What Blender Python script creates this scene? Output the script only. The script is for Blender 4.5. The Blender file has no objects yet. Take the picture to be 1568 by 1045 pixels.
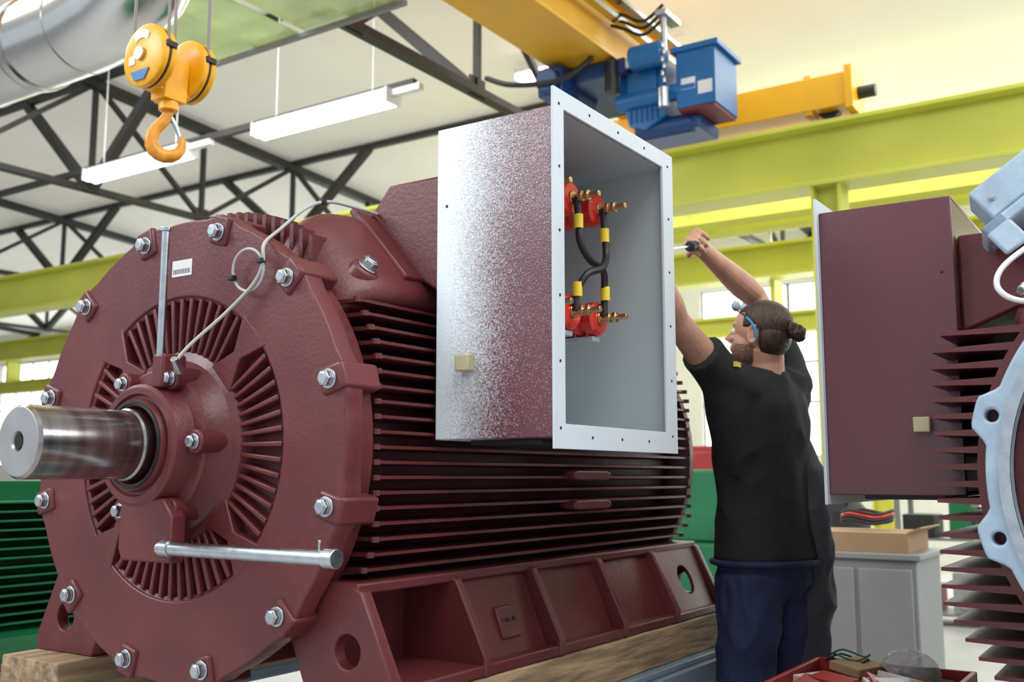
import bpy, bmesh, math, random
from mathutils import Vector, Matrix, noise
random.seed(7)
sc = bpy.context.scene
COL = sc.collection
pi = math.pi

# ------------------------------------------------------------------ materials
def new_mat(name):
    m = bpy.data.materials.new(name); m.use_nodes = True
    nt = m.node_tree
    return m, nt, nt.nodes['Principled BSDF']

def paint(name, col, rough=0.45, metal=0.0, var=0.12, vscale=3.0, bump=0.0, bscale=60.0, coat=0.0,
          coat_rough=0.1, rvar=0.1, emis=None, stretch=None, alpha=1.0, spec=0.5):
    m, nt, b = new_mat(name)
    N, L = nt.nodes, nt.links
    tc = N.new('ShaderNodeTexCoord')
    src = tc.outputs['Object']
    if stretch:
        mp = N.new('ShaderNodeMapping'); mp.inputs['Scale'].default_value = stretch
        L.new(src, mp.inputs['Vector']); src = mp.outputs['Vector']
    nz = N.new('ShaderNodeTexNoise'); nz.inputs['Scale'].default_value = vscale
    nz.inputs['Detail'].default_value = 6
    L.new(src, nz.inputs['Vector'])
    mr = N.new('ShaderNodeMapRange')
    mr.inputs['From Min'].default_value = 0.3; mr.inputs['From Max'].default_value = 0.7
    L.new(nz.outputs['Fac'], mr.inputs['Value'])
    mx = N.new('ShaderNodeMix'); mx.data_type = 'RGBA'; mx.name = 'basemix'
    mx.inputs['A'].default_value = (*[max(0, c*(1-var)) for c in col], 1)
    mx.inputs['B'].default_value = (*[min(1, c*(1+var)) for c in col], 1)
    L.new(mr.outputs['Result'], mx.inputs['Factor'])
    L.new(mx.outputs['Result'], b.inputs['Base Color'])
    b.inputs['Metallic'].default_value = metal
    b.inputs['Specular IOR Level'].default_value = spec
    rr = N.new('ShaderNodeMapRange')
    rr.inputs['To Min'].default_value = max(0.02, rough-rvar); rr.inputs['To Max'].default_value = min(1, rough+rvar)
    L.new(nz.outputs['Fac'], rr.inputs['Value']); L.new(rr.outputs['Result'], b.inputs['Roughness'])
    if coat:
        b.inputs['Coat Weight'].default_value = coat
        b.inputs['Coat Roughness'].default_value = coat_rough
    if bump:
        n2 = N.new('ShaderNodeTexNoise'); n2.inputs['Scale'].default_value = bscale
        n2.inputs['Detail'].default_value = 3
        L.new(src, n2.inputs['Vector'])
        bp = N.new('ShaderNodeBump'); bp.inputs['Strength'].default_value = bump
        bp.inputs['Distance'].default_value = 0.01
        L.new(n2.outputs['Fac'], bp.inputs['Height'])
        L.new(bp.outputs['Normal'], b.inputs['Normal'])
        if coat: L.new(bp.outputs['Normal'], b.inputs['Coat Normal'])
    if emis:
        b.inputs['Emission Color'].default_value = (*emis[0], 1)
        b.inputs['Emission Strength'].default_value = emis[1]
    b.inputs['Alpha'].default_value = alpha
    return m

MAROON = paint('maroon_paint', (0.135, 0.025, 0.028), 0.40, var=0.2, vscale=5, bump=0.10, bscale=90)
MAROON_D = paint('maroon_fin_paint', (0.112, 0.019, 0.020), 0.42, var=0.2, vscale=4, bump=0.1, bscale=60)
MAROON_BOX = paint('maroon_gloss_orange_peel', (0.110, 0.023, 0.031), 0.35, var=0.06, bump=0.10, bscale=220, coat=0.5, coat_rough=0.2, rvar=0.03)
# same paint with white speckle that thickens towards the rear edge of the casing
MAROON_SPECKLE = paint('maroon_paint_with_white_speckle', (0.130, 0.027, 0.040), 0.35, var=0.06, bump=0.12, bscale=220, coat=0.5, coat_rough=0.2, rvar=0.03)
nt = MAROON_SPECKLE.node_tree; N = nt.nodes; L = nt.links
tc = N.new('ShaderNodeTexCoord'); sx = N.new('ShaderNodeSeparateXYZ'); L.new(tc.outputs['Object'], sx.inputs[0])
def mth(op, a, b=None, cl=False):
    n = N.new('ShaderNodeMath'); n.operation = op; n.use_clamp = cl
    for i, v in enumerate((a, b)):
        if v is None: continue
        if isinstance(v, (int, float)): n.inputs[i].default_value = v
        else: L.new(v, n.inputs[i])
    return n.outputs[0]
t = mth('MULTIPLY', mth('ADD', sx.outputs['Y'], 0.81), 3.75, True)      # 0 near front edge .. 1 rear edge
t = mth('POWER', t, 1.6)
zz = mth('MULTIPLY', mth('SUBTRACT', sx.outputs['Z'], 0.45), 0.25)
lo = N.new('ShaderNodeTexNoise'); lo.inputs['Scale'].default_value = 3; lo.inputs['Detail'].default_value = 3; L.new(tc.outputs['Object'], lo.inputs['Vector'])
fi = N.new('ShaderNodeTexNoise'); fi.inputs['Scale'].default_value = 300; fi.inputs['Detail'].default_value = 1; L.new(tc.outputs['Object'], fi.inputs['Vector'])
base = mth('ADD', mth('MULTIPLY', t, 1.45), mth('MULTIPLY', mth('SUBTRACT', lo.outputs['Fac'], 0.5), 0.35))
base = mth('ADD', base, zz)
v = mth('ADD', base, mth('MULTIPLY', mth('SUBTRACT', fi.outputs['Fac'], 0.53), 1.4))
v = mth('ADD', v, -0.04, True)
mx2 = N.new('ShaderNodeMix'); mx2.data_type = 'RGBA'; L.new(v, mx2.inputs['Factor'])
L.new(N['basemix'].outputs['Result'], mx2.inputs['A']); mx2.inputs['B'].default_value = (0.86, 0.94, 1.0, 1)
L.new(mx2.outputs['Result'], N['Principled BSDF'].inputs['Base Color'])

GREYIN = paint('light_grey_enamel', (0.42, 0.48, 0.50), 0.5, var=0.04)
RIMGREY = paint('rim_light_grey', (0.60, 0.65, 0.70), 0.45, var=0.05)
PALEBLUE = paint('pale_blue_primer', (0.36, 0.47, 0.58), 0.5, var=0.15, vscale=12, bump=0.15, bscale=40)
STEEL = paint('turned_steel', (0.36, 0.345, 0.33), 0.21, metal=1.0, var=0.25, vscale=3, stretch=(14, 0.6, 0.6), rvar=0.06)
STEEL_END = paint('machined_steel_end', (0.5, 0.5, 0.5), 0.38, metal=1.0, var=0.1, vscale=10)
ZINC = paint('zinc_plating', (0.52, 0.56, 0.60), 0.28, metal=1.0, var=0.12, vscale=40, rvar=0.05)
BRASS = paint('brass', (0.66, 0.47, 0.26), 0.3, metal=1.0)
TAN = paint('tan_plug', (0.50, 0.43, 0.27), 0.5)
RED = paint('red_epoxy', (0.66, 0.022, 0.012), 0.3, coat=0.5)
REDB = paint('red_sheet_metal', (0.42, 0.03, 0.03), 0.5)
REDD = paint('dark_red_cover', (0.16, 0.02, 0.025), 0.5)
BLACK = paint('black_rubber', (0.015, 0.015, 0.017), 0.5)
HOLE = paint('dark_bore', (0.01, 0.008, 0.008), 0.8)
WHITE = paint('white_label', (0.8, 0.8, 0.8), 0.5)
CABLEW = paint('cable_grey', (0.50, 0.50, 0.48), 0.45)
YLABEL = paint('yellow_label', (0.85, 0.62, 0.03), 0.5)
CRANEY = paint('crane_yellow', (0.83, 0.43, 0.008), 0.42, var=0.06)
LIME = paint('runway_lime_yellow', (0.64, 0.66, 0.09), 0.5, var=0.07, vscale=1.5)
HOOKY = paint('hook_yellow_orange', (0.90, 0.42, 0.01), 0.35, var=0.12, vscale=20)
HOOKO = paint('hook_forging_orange', (0.75, 0.30, 0.02), 0.4, var=0.25, vscale=30)
BLUE = paint('hoist_blue', (0.012, 0.14, 0.38), 0.38, var=0.15)
DBLUE = paint('hoist_dark_blue', (0.01, 0.05, 0.18), 0.4)
DARKST = paint('dark_truss_steel', (0.030, 0.027, 0.025), 0.6, var=0.3)
GREYST = paint('grey_steel', (0.22, 0.21, 0.20), 0.5, var=0.2)
DUCT = paint('galvanised_duct', (0.62, 0.62, 0.61), 0.20, metal=1.0, var=0.06, vscale=2, rvar=0.05)
CEIL = paint('cream_roof_with_added_glow', (0.80, 0.78, 0.73), 0.8, var=0.05, vscale=0.8, bump=0.05, bscale=8, emis=((1.0, 0.96, 0.89), 0.15))  # faint emission added to the roof colour to brighten the ceiling
WALL = paint('cream_wall', (0.74, 0.73, 0.69), 0.8, var=0.08, vscale=0.6)
FLOOR = paint('concrete_floor', (0.44, 0.44, 0.44), 0.6, var=0.15, vscale=1.5, bump=0.1, bscale=20)
WOOD = paint('rough_wood', (0.34, 0.23, 0.13), 0.75, var=0.5, vscale=6, bump=0.6, bscale=14, stretch=(0.7, 6, 6))
TABLE = paint('blue_grey_steel_table', (0.18, 0.23, 0.28), 0.45, var=0.15)
GREEN = paint('green_machine_paint', (0.008, 0.15, 0.055), 0.4, var=0.2, bump=0.1)
GREYCAB = paint('grey_cabinet', (0.30, 0.31, 0.31), 0.5, var=0.08)
CARD = paint('cardboard', (0.42, 0.27, 0.15), 0.8)
SKIN = paint('skin', (0.56, 0.29, 0.20), 0.5, var=0.1, vscale=20)
HAIR = paint('brown_hair', (0.050, 0.024, 0.013), 0.45, var=0.5, vscale=30, bump=0.6, bscale=50, stretch=(1, 6, 1))
BEARD = paint('short_stubble_beard', (0.24, 0.12, 0.085), 0.7, var=0.5, vscale=120, bump=0.4, bscale=200)
SHIRT = paint('black_cotton', (0.013, 0.013, 0.015), 0.85, var=0.2, bump=0.25, bscale=18)
NAVY = paint('navy_work_trousers', (0.016, 0.024, 0.075), 0.8, var=0.3, vscale=5, bump=0.4, bscale=20)
GREYCL = paint('grey_work_fabric', (0.050, 0.053, 0.068), 0.8, var=0.3, bump=0.4, bscale=20)
LAMPON = paint('lamp_tube', (1, 1, 1), 0.5, emis=((0.95, 0.98, 1.0), 8.0))
WINDOW = paint('daylight_glazing', (0.9, 0.95, 1), 0.3, emis=((0.90, 0.95, 1.0), 5.0))
GREENGLASS = paint('green_polycarbonate', (0.66, 0.82, 0.34), 0.2, alpha=0.7, coat=1.0, var=0.25, vscale=2)
PLASTIC = paint('clear_plastic', (0.8, 0.8, 0.82), 0.15, alpha=0.35, bump=0.6, bscale=30)
CYAN = paint('cyan_strap', (0.02, 0.35, 0.6), 0.5)

# ------------------------------------------------------------------ helpers
def root(name, loc=(0, 0, 0), parent=None):
    e = bpy.data.objects.new(name, None); e.empty_display_size = 0.1
    e.location = loc; COL.objects.link(e)
    if parent: e.parent = parent
    return e

def finish(bm, name, mat, parent=None, bevel=0.0, seg=2, angle=35, sub=0):
    bmesh.ops.recalc_face_normals(bm, faces=bm.faces)
    me = bpy.data.meshes.new(name); bm.to_mesh(me); bm.free()
    me.shade_smooth()
    if not sub: me.set_sharp_from_angle(angle=math.radians(angle))
    ob = bpy.data.objects.new(name, me); COL.objects.link(ob)
    me.materials.append(mat)
    if parent: ob.parent = parent
    if bevel:
        b = ob.modifiers.new('bevel', 'BEVEL'); b.width = bevel; b.segments = seg
        b.limit_method = 'ANGLE'; b.angle_limit = math.radians(40)
        b.harden_normals = False
    if sub:
        s = ob.modifiers.new('sub', 'SUBSURF'); s.levels = sub; s.render_levels = sub
    return ob

def bbox(bm, x0, x1, y0, y1, z0, z1, M=None):
    r = bmesh.ops.create_cube(bm, size=1.0)
    S = Matrix.Translation(((x0+x1)/2, (y0+y1)/2, (z0+z1)/2)) @ Matrix.Diagonal((abs(x1-x0), abs(y1-y0), abs(z1-z0), 1))
    if M is not None: S = M @ S
    bmesh.ops.transform(bm, matrix=S, verts=r['verts'])

def frame(d, ref=None):
    d = Vector(d).normalized()
    r = Vector(ref) if ref else (Vector((0, 0, 1)) if abs(d.z) < 0.9 else Vector((1, 0, 0)))
    a = r.cross(d).normalized(); b = d.cross(a).normalized()
    return a, b, d

def bcyl(bm, p0, p1, r0, r1=None, seg=24, ref=None):
    p0, p1 = Vector(p0), Vector(p1)
    if r1 is None: r1 = r0
    a, b, d = frame(p1-p0, ref)
    rings = []
    for p, r in ((p0, r0), (p1, r1)):
        rings.append([bm.verts.new(p + a*math.cos(2*pi*i/seg)*r + b*math.sin(2*pi*i/seg)*r) for i in range(seg)])
    for i in range(seg):
        j = (i+1) % seg
        bm.faces.new((rings[0][i], rings[0][j], rings[1][j], rings[1][i]))
    bm.faces.new(rings[0][::-1]); bm.faces.new(rings[1])

def bbar(bm, p0, p1, w, h):
    p0, p1 = Vector(p0), Vector(p1)
    a, b, d = frame(p1-p0)
    vs = []
    for p in (p0, p1):
        vs.append([bm.verts.new(p + a*sx*w/2 + b*sy*h/2) for sx, sy in ((-1, -1), (1, -1), (1, 1), (-1, 1))])
    for i in range(4):
        j = (i+1) % 4
        bm.faces.new((vs[0][i], vs[0][j], vs[1][j], vs[1][i]))
    bm.faces.new(vs[0][::-1]); bm.faces.new(vs[1])

def bprism(bm, pts, vec):
    v = Vector(vec)
    a = [bm.verts.new(Vector(p)) for p in pts]; b = [bm.verts.new(Vector(p)+v) for p in pts]
    n = len(a)
    for i in range(n):
        j = (i+1) % n
        bm.faces.new((a[i], a[j], b[j], b[i]))
    bm.faces.new(a[::-1]); bm.faces.new(b)

def blathe(bm, prof, o, d, seg=64, ref=None, close=True):
    a, b, d = frame(d, ref); o = Vector(o); rings = []
    for t, r in prof:
        if r < 1e-6: rings.append([bm.verts.new(o+d*t)])
        else: rings.append([bm.verts.new(o + d*t + a*math.cos(2*pi*i/seg)*r + b*math.sin(2*pi*i/seg)*r) for i in range(seg)])
    for k in range(len(rings)-1):
        A, B = rings[k], rings[k+1]
        for i in range(seg):
            j = (i+1) % seg
            if len(A) == 1 and len(B) == 1: continue
            if len(A) == 1: bm.faces.new((A[0], B[j], B[i]))
            elif len(B) == 1: bm.faces.new((A[i], A[j], B[0]))
            else: bm.faces.new((A[i], A[j], B[j], B[i]))

def btube(bm, pts, radii, seg=12, ref=None, close=False):
    P = [Vector(p) for p in pts]; n = len(P)
    rings = []; prev = None
    for k in range(n):
        if k == 0: d = P[1]-P[0]
        elif k == n-1: d = P[-1]-P[-2]
        else: d = (P[k+1]-P[k]).normalized() + (P[k]-P[k-1]).normalized()
        d = d.normalized()
        if prev is None:
            a, b, _ = frame(d, ref)
        else:
            a = (prev - d*prev.dot(d)).normalized(); b = d.cross(a).normalized()
        prev = a
        r = radii[k] if not isinstance(radii, (int, float)) else radii
        ra, rb = (r, r) if isinstance(r, (int, float)) else r
        rings.append([bm.verts.new(P[k] + a*math.cos(2*pi*i/seg)*ra + b*math.sin(2*pi*i/seg)*rb) for i in range(seg)])
    for k in range(n-1):
        for i in range(seg):
            j = (i+1) % seg
            bm.faces.new((rings[k][i], rings[k][j], rings[k+1][j], rings[k+1][i]))
    bm.faces.new(rings[0][::-1]); bm.faces.new(rings[-1])

def bell(bm, c, r, M=None, u=20, v=14):
    res = bmesh.ops.create_uvsphere(bm, u_segments=u, v_segments=v, radius=1)
    T = Matrix.Translation(c) @ Matrix.Diagonal((*r, 1))
    if M is not None: T = M @ T
    bmesh.ops.transform(bm, matrix=T, verts=res['verts'])

def smooth_pts(pts, n=6):
    P = [Vector(p) for p in pts]; out = []
    for i in range(len(P)-1):
        p0 = P[max(i-1, 0)]; p1 = P[i]; p2 = P[i+1]; p3 = P[min(i+2, len(P)-1)]
        for k in range(n):
            t = k/n
            out.append(0.5*((2*p1)+(-p0+p2)*t+(2*p0-5*p1+4*p2-p3)*t*t+(-p0+3*p1-3*p2+p3)*t**3))
    out.append(P[-1]); return out

def wire(name, pts, r, mat, parent, n=6, seg=8):
    bm = bmesh.new(); btube(bm, smooth_pts(pts, n), r, seg=seg)
    return finish(bm, name, mat, parent, angle=60)

def plate(name, loops, thick, M, mat, parent=None, bevel=0.0):
    cu = bpy.data.curves.new(name, 'CURVE'); cu.dimensions = '2D'; cu.fill_mode = 'BOTH'
    cu.extrude = max(thick/2-bevel, 0.0005); cu.bevel_depth = bevel; cu.bevel_resolution = 2; cu.offset = -bevel
    for lp in loops:
        sp = cu.splines.new('POLY'); sp.points.add(len(lp)-1)
        for i, (a, b) in enumerate(lp): sp.points[i].co = (a, b, 0, 1)
        sp.use_cyclic_u = True
    o = bpy.data.objects.new('tmp', cu); COL.objects.link(o)
    dg = bpy.context.evaluated_depsgraph_get(); dg.update()
    me = bpy.data.meshes.new_from_object(o.evaluated_get(dg)); me.transform(M)
    bpy.data.objects.remove(o); bpy.data.curves.remove(cu)
    me.name = name; me.materials.clear(); me.materials.append(mat)
    me.shade_smooth(); me.set_sharp_from_angle(angle=math.radians(35))
    ob = bpy.data.objects.new(name, me); COL.objects.link(ob)
    if parent: ob.parent = parent
    return ob

def YZ(x): return Matrix(((0, 0, 1, x), (1, 0, 0, 0), (0, 1, 0, 0), (0, 0, 0, 1)))
def circ(cy, cz, r, n=32): return [(cy+r*math.cos(2*pi*i/n), cz+r*math.sin(2*pi*i/n)) for i in range(n)]

def hexbolt(bm, p, d, s=0.02):
    p = Vector(p); d = Vector(d).normalized()
    bcyl(bm, p, p+d*s*0.2, s*1.08, seg=20)
    bcyl(bm, p+d*s*0.2, p+d*s*0.95, s*0.88, seg=6)
    bcyl(bm, p+d*s*0.95, p+d*s*1.1, s*0.72, s*0.6, seg=14)

def remeshed(bm, name, mat, parent, voxel=0.006, smooth=4, nz=0.0, nscale=10, ridge=False):
    bmesh.ops.recalc_face_normals(bm, faces=bm.faces)
    me = bpy.data.meshes.new(name+'_src'); bm.to_mesh(me); bm.free()
    o = bpy.data.objects.new('tmp', me); COL.objects.link(o)
    m = o.modifiers.new('r', 'REMESH'); m.mode = 'VOXEL'; m.voxel_size = voxel
    if smooth:
        s = o.modifiers.new('s', 'SMOOTH'); s.factor = 0.5; s.iterations = smooth
    dg = bpy.context.evaluated_depsgraph_get(); dg.update()
    me2 = bpy.data.meshes.new_from_object(o.evaluated_get(dg)); bpy.data.objects.remove(o)
    me2.name = name
    if nz:
        nrm = [v.normal.copy() for v in me2.vertices]
        for v, nn in zip(me2.vertices, nrm):
            q = v.co*nscale; q.z *= 0.7
            f = noise.fractal(q, 1.0, 2.0, 2)
            if ridge: f = 0.5-abs(f)*2.0
            v.co += nn*f*nz
    me2.materials.clear(); me2.materials.append(mat); me2.shade_smooth()
    ob = bpy.data.objects.new(name, me2); COL.objects.link(ob)
    if parent: ob.parent = parent
    return ob

# ------------------------------------------------------------------ camera
c_, s_ = 0.8339, 0.5519
cp, sp_ = math.cos(math.radians(7.55)), math.sin(math.radians(7.55))
cam = bpy.data.objects.new('camera', bpy.data.cameras.new('camera')); COL.objects.link(cam)
cam.location = (0, 0, 1.2)
cam.rotation_euler = Vector((c_*cp, s_*cp, sp_)).to_track_quat('-Z', 'Y').to_euler()
cam.data.lens = 36; cam.data.sensor_width = 36; cam.data.sensor_fit = 'HORIZONTAL'
cam.data.dof.use_dof = True; cam.data.dof.focus_distance = 2.45; cam.data.dof.aperture_fstop = 4.0
cam.data.clip_start = 0.05
sc.camera = cam
try: sc.view_settings.view_transform = 'Standard'
except Exception: pass

# ------------------------------------------------------------------ motors
def lobed(base, amp, n=288, ph=15):
    out = []
    for i in range(n):
        t = 2*pi*i/n
        l = max(0, math.cos(12*(t-math.radians(ph))))
        r = base + amp*min(1, (l*1.35))**1.5
        out.append((r*math.cos(t), r*math.sin(t)))
    return out

def build_motor(name, loc, m, bare=False, bdy=0.0, bdz=0.0, fin_tip=0.53):
    R = root(name, loc)
    L = 1.80
    bm = bmesh.new()
    blathe(bm, [(0.06, 0.40), (0.06, 0.53), (0.105, 0.53), (0.115, 0.50), (0.13, 0.458), (L-0.03, 0.458), (L-0.02, 0.50), (L, 0.53), (L+0.03, 0.53), (L+0.03, 0.47)], (0, 0, 0), (1, 0, 0), 96)
    if not bare: blathe(bm, [(L+0.03, 0.47), (L+0.06, 0.44), (L+0.08, 0.0)], (0, 0, 0), (1, 0, 0), 96)
    finish(bm, 'frame_shell', MAROON_D, R)
    bm = bmesh.new()
    for sgn in (-1, 1):
        n0, z_start, dzf = (19, -0.275, 0.0335) if not bare else (21, -0.44, 0.0385)
        for i in range(n0):
            z = z_start+dzf*i
            yi = math.sqrt(max(0.02, 0.45**2-z*z))
            yo = min(fin_tip, math.sqrt((fin_tip+0.04)**2-z*z))
            if bare: yo = min(fin_tip+0.10, math.sqrt((fin_tip+0.16)**2-z*z))
            x0 = 0.11; xe = L+0.01
            tb, tt = (0.0075, 0.0035) if not bare else (0.012, 0.004)
            pts = [(x0, sgn*yi, z-tb), (x0, sgn*yi, z+tb), (x0+0.02, sgn*yo, z+tt), (x0+0.02, sgn*yo, z-tt)]
            pte = [(xe, sgn*yi, z-tb), (xe, sgn*yi, z+tb), (xe-0.02, sgn*yo, z+tt), (xe-0.02, sgn*yo, z-tt)]
            a = [bm.verts.new(p) for p in pts]; b = [bm.verts.new(p) for p in pte]
            for q in range(4): bm.faces.new((a[q], a[(q+1) % 4], b[(q+1) % 4], b[q]))
            bm.faces.new(a); bm.faces.new(b[::-1])
            if not bare:
                bcyl(bm, (x0+0.012, sgn*(yo-0.006), z-0.006), (x0+0.012, sgn*(yo-0.006), z+0.006), 0.010, seg=10)
                bcyl(bm, (xe-0.03, sgn*(yo-0.004), z-0.006), (xe-0.03, sgn*(yo-0.004), z+0.006), 0.014, seg=10)
    for top in (1, -1):
        for i in range(21):
            y = -0.32+0.032*i
            if top == -1 and abs(y) > 0.27: continue
            zi = math.sqrt(0.45**2-y*y); zo = math.sqrt((0.59 if top == 1 else 0.53)**2-y*y)
            bbox(bm, 0.11, L, y-0.006, y+0.006, top*zi, top*zo)
    finish(bm, 'cooling_fins', MAROON_D, R)
    bm = bmesh.new()
    for z in (-0.068, -0.152):
        bprism(bm, [(0.94, m*0.50, z-0.008), (0.96, m*0.50, z-0.014), (1.14, m*0.50, z-0.014), (1.16, m*0.50, z-0.008), (1.16, m*0.50, z+0.006), (1.14, m*0.50, z+0.012), (0.96, m*0.50, z+0.012), (0.94, m*0.50, z+0.006)], (0, m*0.055, 0))
    finish(bm, 'side_pads', MAROON, R, bevel=0.004)
    bm = bmesh.new()
    full = [(-0.20, 0.44), (-0.21, 0.575), (-0.27, 0.605), (-0.32, 0.575), (-0.43, 0.44), (-0.475, 0.385), (-0.465, 0.335), (-0.34, 0.30)]
    secs = [(0.10, 0.80), (0.13, 0.88), (0.17, 0.95), (0.25, 1.0), (0.95, 1.0), (1.1, 0.97), (1.2, 0.85)]
    rings = [[bm.verts.new((x, -m*y*k, z*k)) for y, z in full] for x, k in secs]
    for k in range(len(rings)-1):
        for i in range(8):
            bm.faces.new((rings[k][i], rings[k][(i+1) % 8], rings[k+1][(i+1) % 8], rings[k+1][i]))
    bm.faces.new(rings[0]); bm.faces.new(rings[-1][::-1])
    finish(bm, 'terminal_saddle', MAROON, R, sub=2)
    bm = bmesh.new()
    d = Vector((0, m*0.70, 0.71))
    for x in (0.2, 1.3):
        p = Vector((x, m*0.36, 0.36))
        bcyl(bm, p, p+d*0.085, 0.056, 0.036)
    finish(bm, 'lifting_bosses', MAROON, R, bevel=0.006)
    bm = bmesh.new(); hexbolt(bm, Vector((0.2, m*0.36, 0.36))+d*0.085, d, 0.024)
    finish(bm, 'boss_bolt', ZINC, R, bevel=0.002)
    bm = bmesh.new()
    A = Vector((0, m*0.262, 0.60)); B = Vector((0, m*0.44, 0.40)); n = Vector((0, m*0.75, 0.66)).normalized()
    pts = [A, B, B+n*0.022, A+n*0.022]
    bprism(bm, [p+Vector((0.30, 0, 0)) for p in pts], (0.72, 0, 0))
    finish(bm, 'adapter_flange', MAROON, R, bevel=0.005)
    bm = bmesh.new()
    yb = 0.535+bdy
    bprism(bm, [(0.36, m*yb, 0.672+bdz), (0.36, m*0.345, 0.672+bdz), (0.36, m*0.285, 0.60), (0.36, m*0.42, 0.43), (0.36, m*yb, 0.36)], (0.52, 0, 0))
    finish(bm, 'box_adapter', MAROON, R, bevel=0.008)
    for sg in ((-1, 1) if not bare else ()):
        bm = bmesh.new()
        poly = [(0.37, -0.30), (0.50, -0.30), (0.535, -0.315), (0.622, -0.49), (0.622, -0.532), (0.38, -0.532), (0.33, -0.42)]
        for x in (0.40, 0.74, 1.10, 1.46):
            bprism(bm, [(x, sg*(y+0.004), z) for y, z in poly], (0.025, 0, 0))
        bbox(bm, 0.07, 1.84, sg*0.622, sg*0.38, -0.532, -0.505)
        bbox(bm, 0.07, 1.84, sg*0.525, sg*0.36, -0.322, -0.298)
        for x0, x1 in ((0.425, 0.74), (0.765, 1.10), (1.125, 1.46)):
            bprism(bm, [(x0, sg*0.505, -0.31), (x0, sg*0.59, -0.52), (x0, sg*0.57, -0.52), (x0, sg*0.485, -0.31)], (x1-x0, 0, 0))
        bbox(bm, 0.1, 1.8, sg*0.36, sg*0.38, -0.52, -0.30)
        bprism(bm, [(0.55, sg*0.55, -0.395), (0.55, sg*0.578, -0.47), (0.55, sg*0.54, -0.47), (0.55, sg*0.52, -0.395)], (0.08, 0, 0))
        finish(bm, 'foot_rail', MAROON_D, R, bevel=0.005)
        hx = [(sg*y, z) for y, z in poly]
        hole = circ(sg*0.50, -0.44, 0.036)
        plate('foot_end_web', [hx, hole], 0.035, YZ(0.085), MAROON, R, bevel=0.004)
        plate('foot_end_web_rear', [hx, hole], 0.03, YZ(1.83), MAROON, R, bevel=0.004)
        p0 = Vector((0, sg*0.515, -0.315)); p1 = Vector((0, sg*0.605, -0.52)); v = (p0-p1); hh = v.length; v.normalize()
        Mx = Matrix.Identity(4)
        xa = Vector((1, 0, 0)); za = xa.cross(v)
        for r_ in range(3): Mx[r_][0] = xa[r_]; Mx[r_][1] = v[r_]; Mx[r_][2] = za[r_]; Mx[r_][3] = p1[r_]
        plate('rear_bay_panel', [[(1.48, 0), (1.83, 0), (1.83, hh), (1.48, hh)], circ(1.66, hh*0.5, 0.05)], 0.012, Mx, MAROON_D, R, bevel=0.002)
        bm = bmesh.new()
        for dx in (-0.015, 0.015):
            q = Vector((0.59+dx, sg*0.567, -0.425)); nn = Vector((0, sg*0.92, 0.37)).normalized()
            bcyl(bm, q, q+nn*0.003, 0.006, seg=12)
        finish(bm, 'tapped_holes', HOLE, R)
    if not bare:
        plate('end_shield_rim', [lobed(0.548, 0.008), circ(0, 0, 0.36, 96)], 0.055, YZ(0.0275), MAROON, R, bevel=0.005)
        bm = bmesh.new()
        for k in range(12):
            t = math.radians(15+30*k); M = Matrix.Rotation(t, 4, 'X')
            bbox(bm, -0.009, 0.11, 0.490, 0.562, -0.030, 0.030, M)
        finish(bm, 'bolt_bosses', MAROON, R, bevel=0.008, seg=3)
        bm = bmesh.new()
        blathe(bm, [(0.05, 0.37), (0.004, 0.365), (0.010, 0.352), (0.034, 0.345), (0.034, 0.24), (0.004, 0.226), (-0.004, 0.205), (-0.03, 0.185),
                    (-0.055, 0.178), (-0.06, 0.172), (-0.062, 0.150), (-0.105, 0.140), (-0.112, 0.132), (-0.112, 0.118), (-0.104, 0.114), (-0.104, 0.108), (-0.12, 0.104), (-0.12, 0.09), (-0.10, 0.084), (-0.06, 0.080)], (0, 0, 0), (1, 0, 0), 96)
        finish(bm, 'end_shield_centre', MAROON, R, angle=28)
        bm = bmesh.new()
        for g in range(4):
            for i in range(-6, 7):
                M = Matrix.Rotation(math.radians(90*g+i*5.7), 4, 'X')
                bprism(bm, [M @ Vector((0.001, 0.225, -0.005)), M @ Vector((0.001, 0.356, -0.006)), M @ Vector((0.001, 0.356, 0.006)), M @ Vector((0.001, 0.225, 0.005))], (0.038, 0, 0))
        finish(bm, 'ventilation_ribs', MAROON, R, bevel=0.003)
        bm = bmesh.new()
        for g in range(4):
            M = Matrix.Rotation(math.radians(45+90*g), 4, 'X')
            bprism(bm, [M @ Vector((-0.002, 0.215, -0.045)), M @ Vector((-0.002, 0.29, -0.014)), M @ Vector((-0.002, 0.37, -0.055)), M @ Vector((-0.002, 0.37, 0.055)), M @ Vector((-0.002, 0.29, 0.014)), M @ Vector((-0.002, 0.215, 0.045))], (0.055, 0, 0))
        finish(bm, 'shield_spokes', MAROON, R, bevel=0.003)
        bm = bmesh.new(); bb = bmesh.new()
        for k in range(6):
            t = math.radians(60*k-2)
            y, z = 0.172*math.cos(t), 0.172*math.sin(t)
            bcyl(bm, (-0.0, y, z), (-0.085, y, z), 0.027, seg=24)
            hexbolt(bb, (-0.085, y, z), (-1, 0, 0), 0.0165)
        finish(bm, 'cap_lobes', MAROON, R, bevel=0.004)
        finish(bb, 'cap_bolts', ZINC, R, bevel=0.0015)
        bb = bmesh.new()
        for k in range(12):
            t = math.radians(15+30*k)
            hexbolt(bb, (-0.009, 0.52*math.cos(t), 0.52*math.sin(t)), (-1, 0, 0), 0.0205)
        finish(bb, 'end_shield_bolts', ZINC, R, bevel=0.002)
        bm = bmesh.new(); blathe(bm, [(-0.10, 0.102), (-0.124, 0.100), (-0.124, 0.094), (-0.10, 0.092)], (0, 0, 0), (1, 0, 0), 64)
        finish(bm, 'shaft_seal', BLACK, R)
        bm = bmesh.new()
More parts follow.
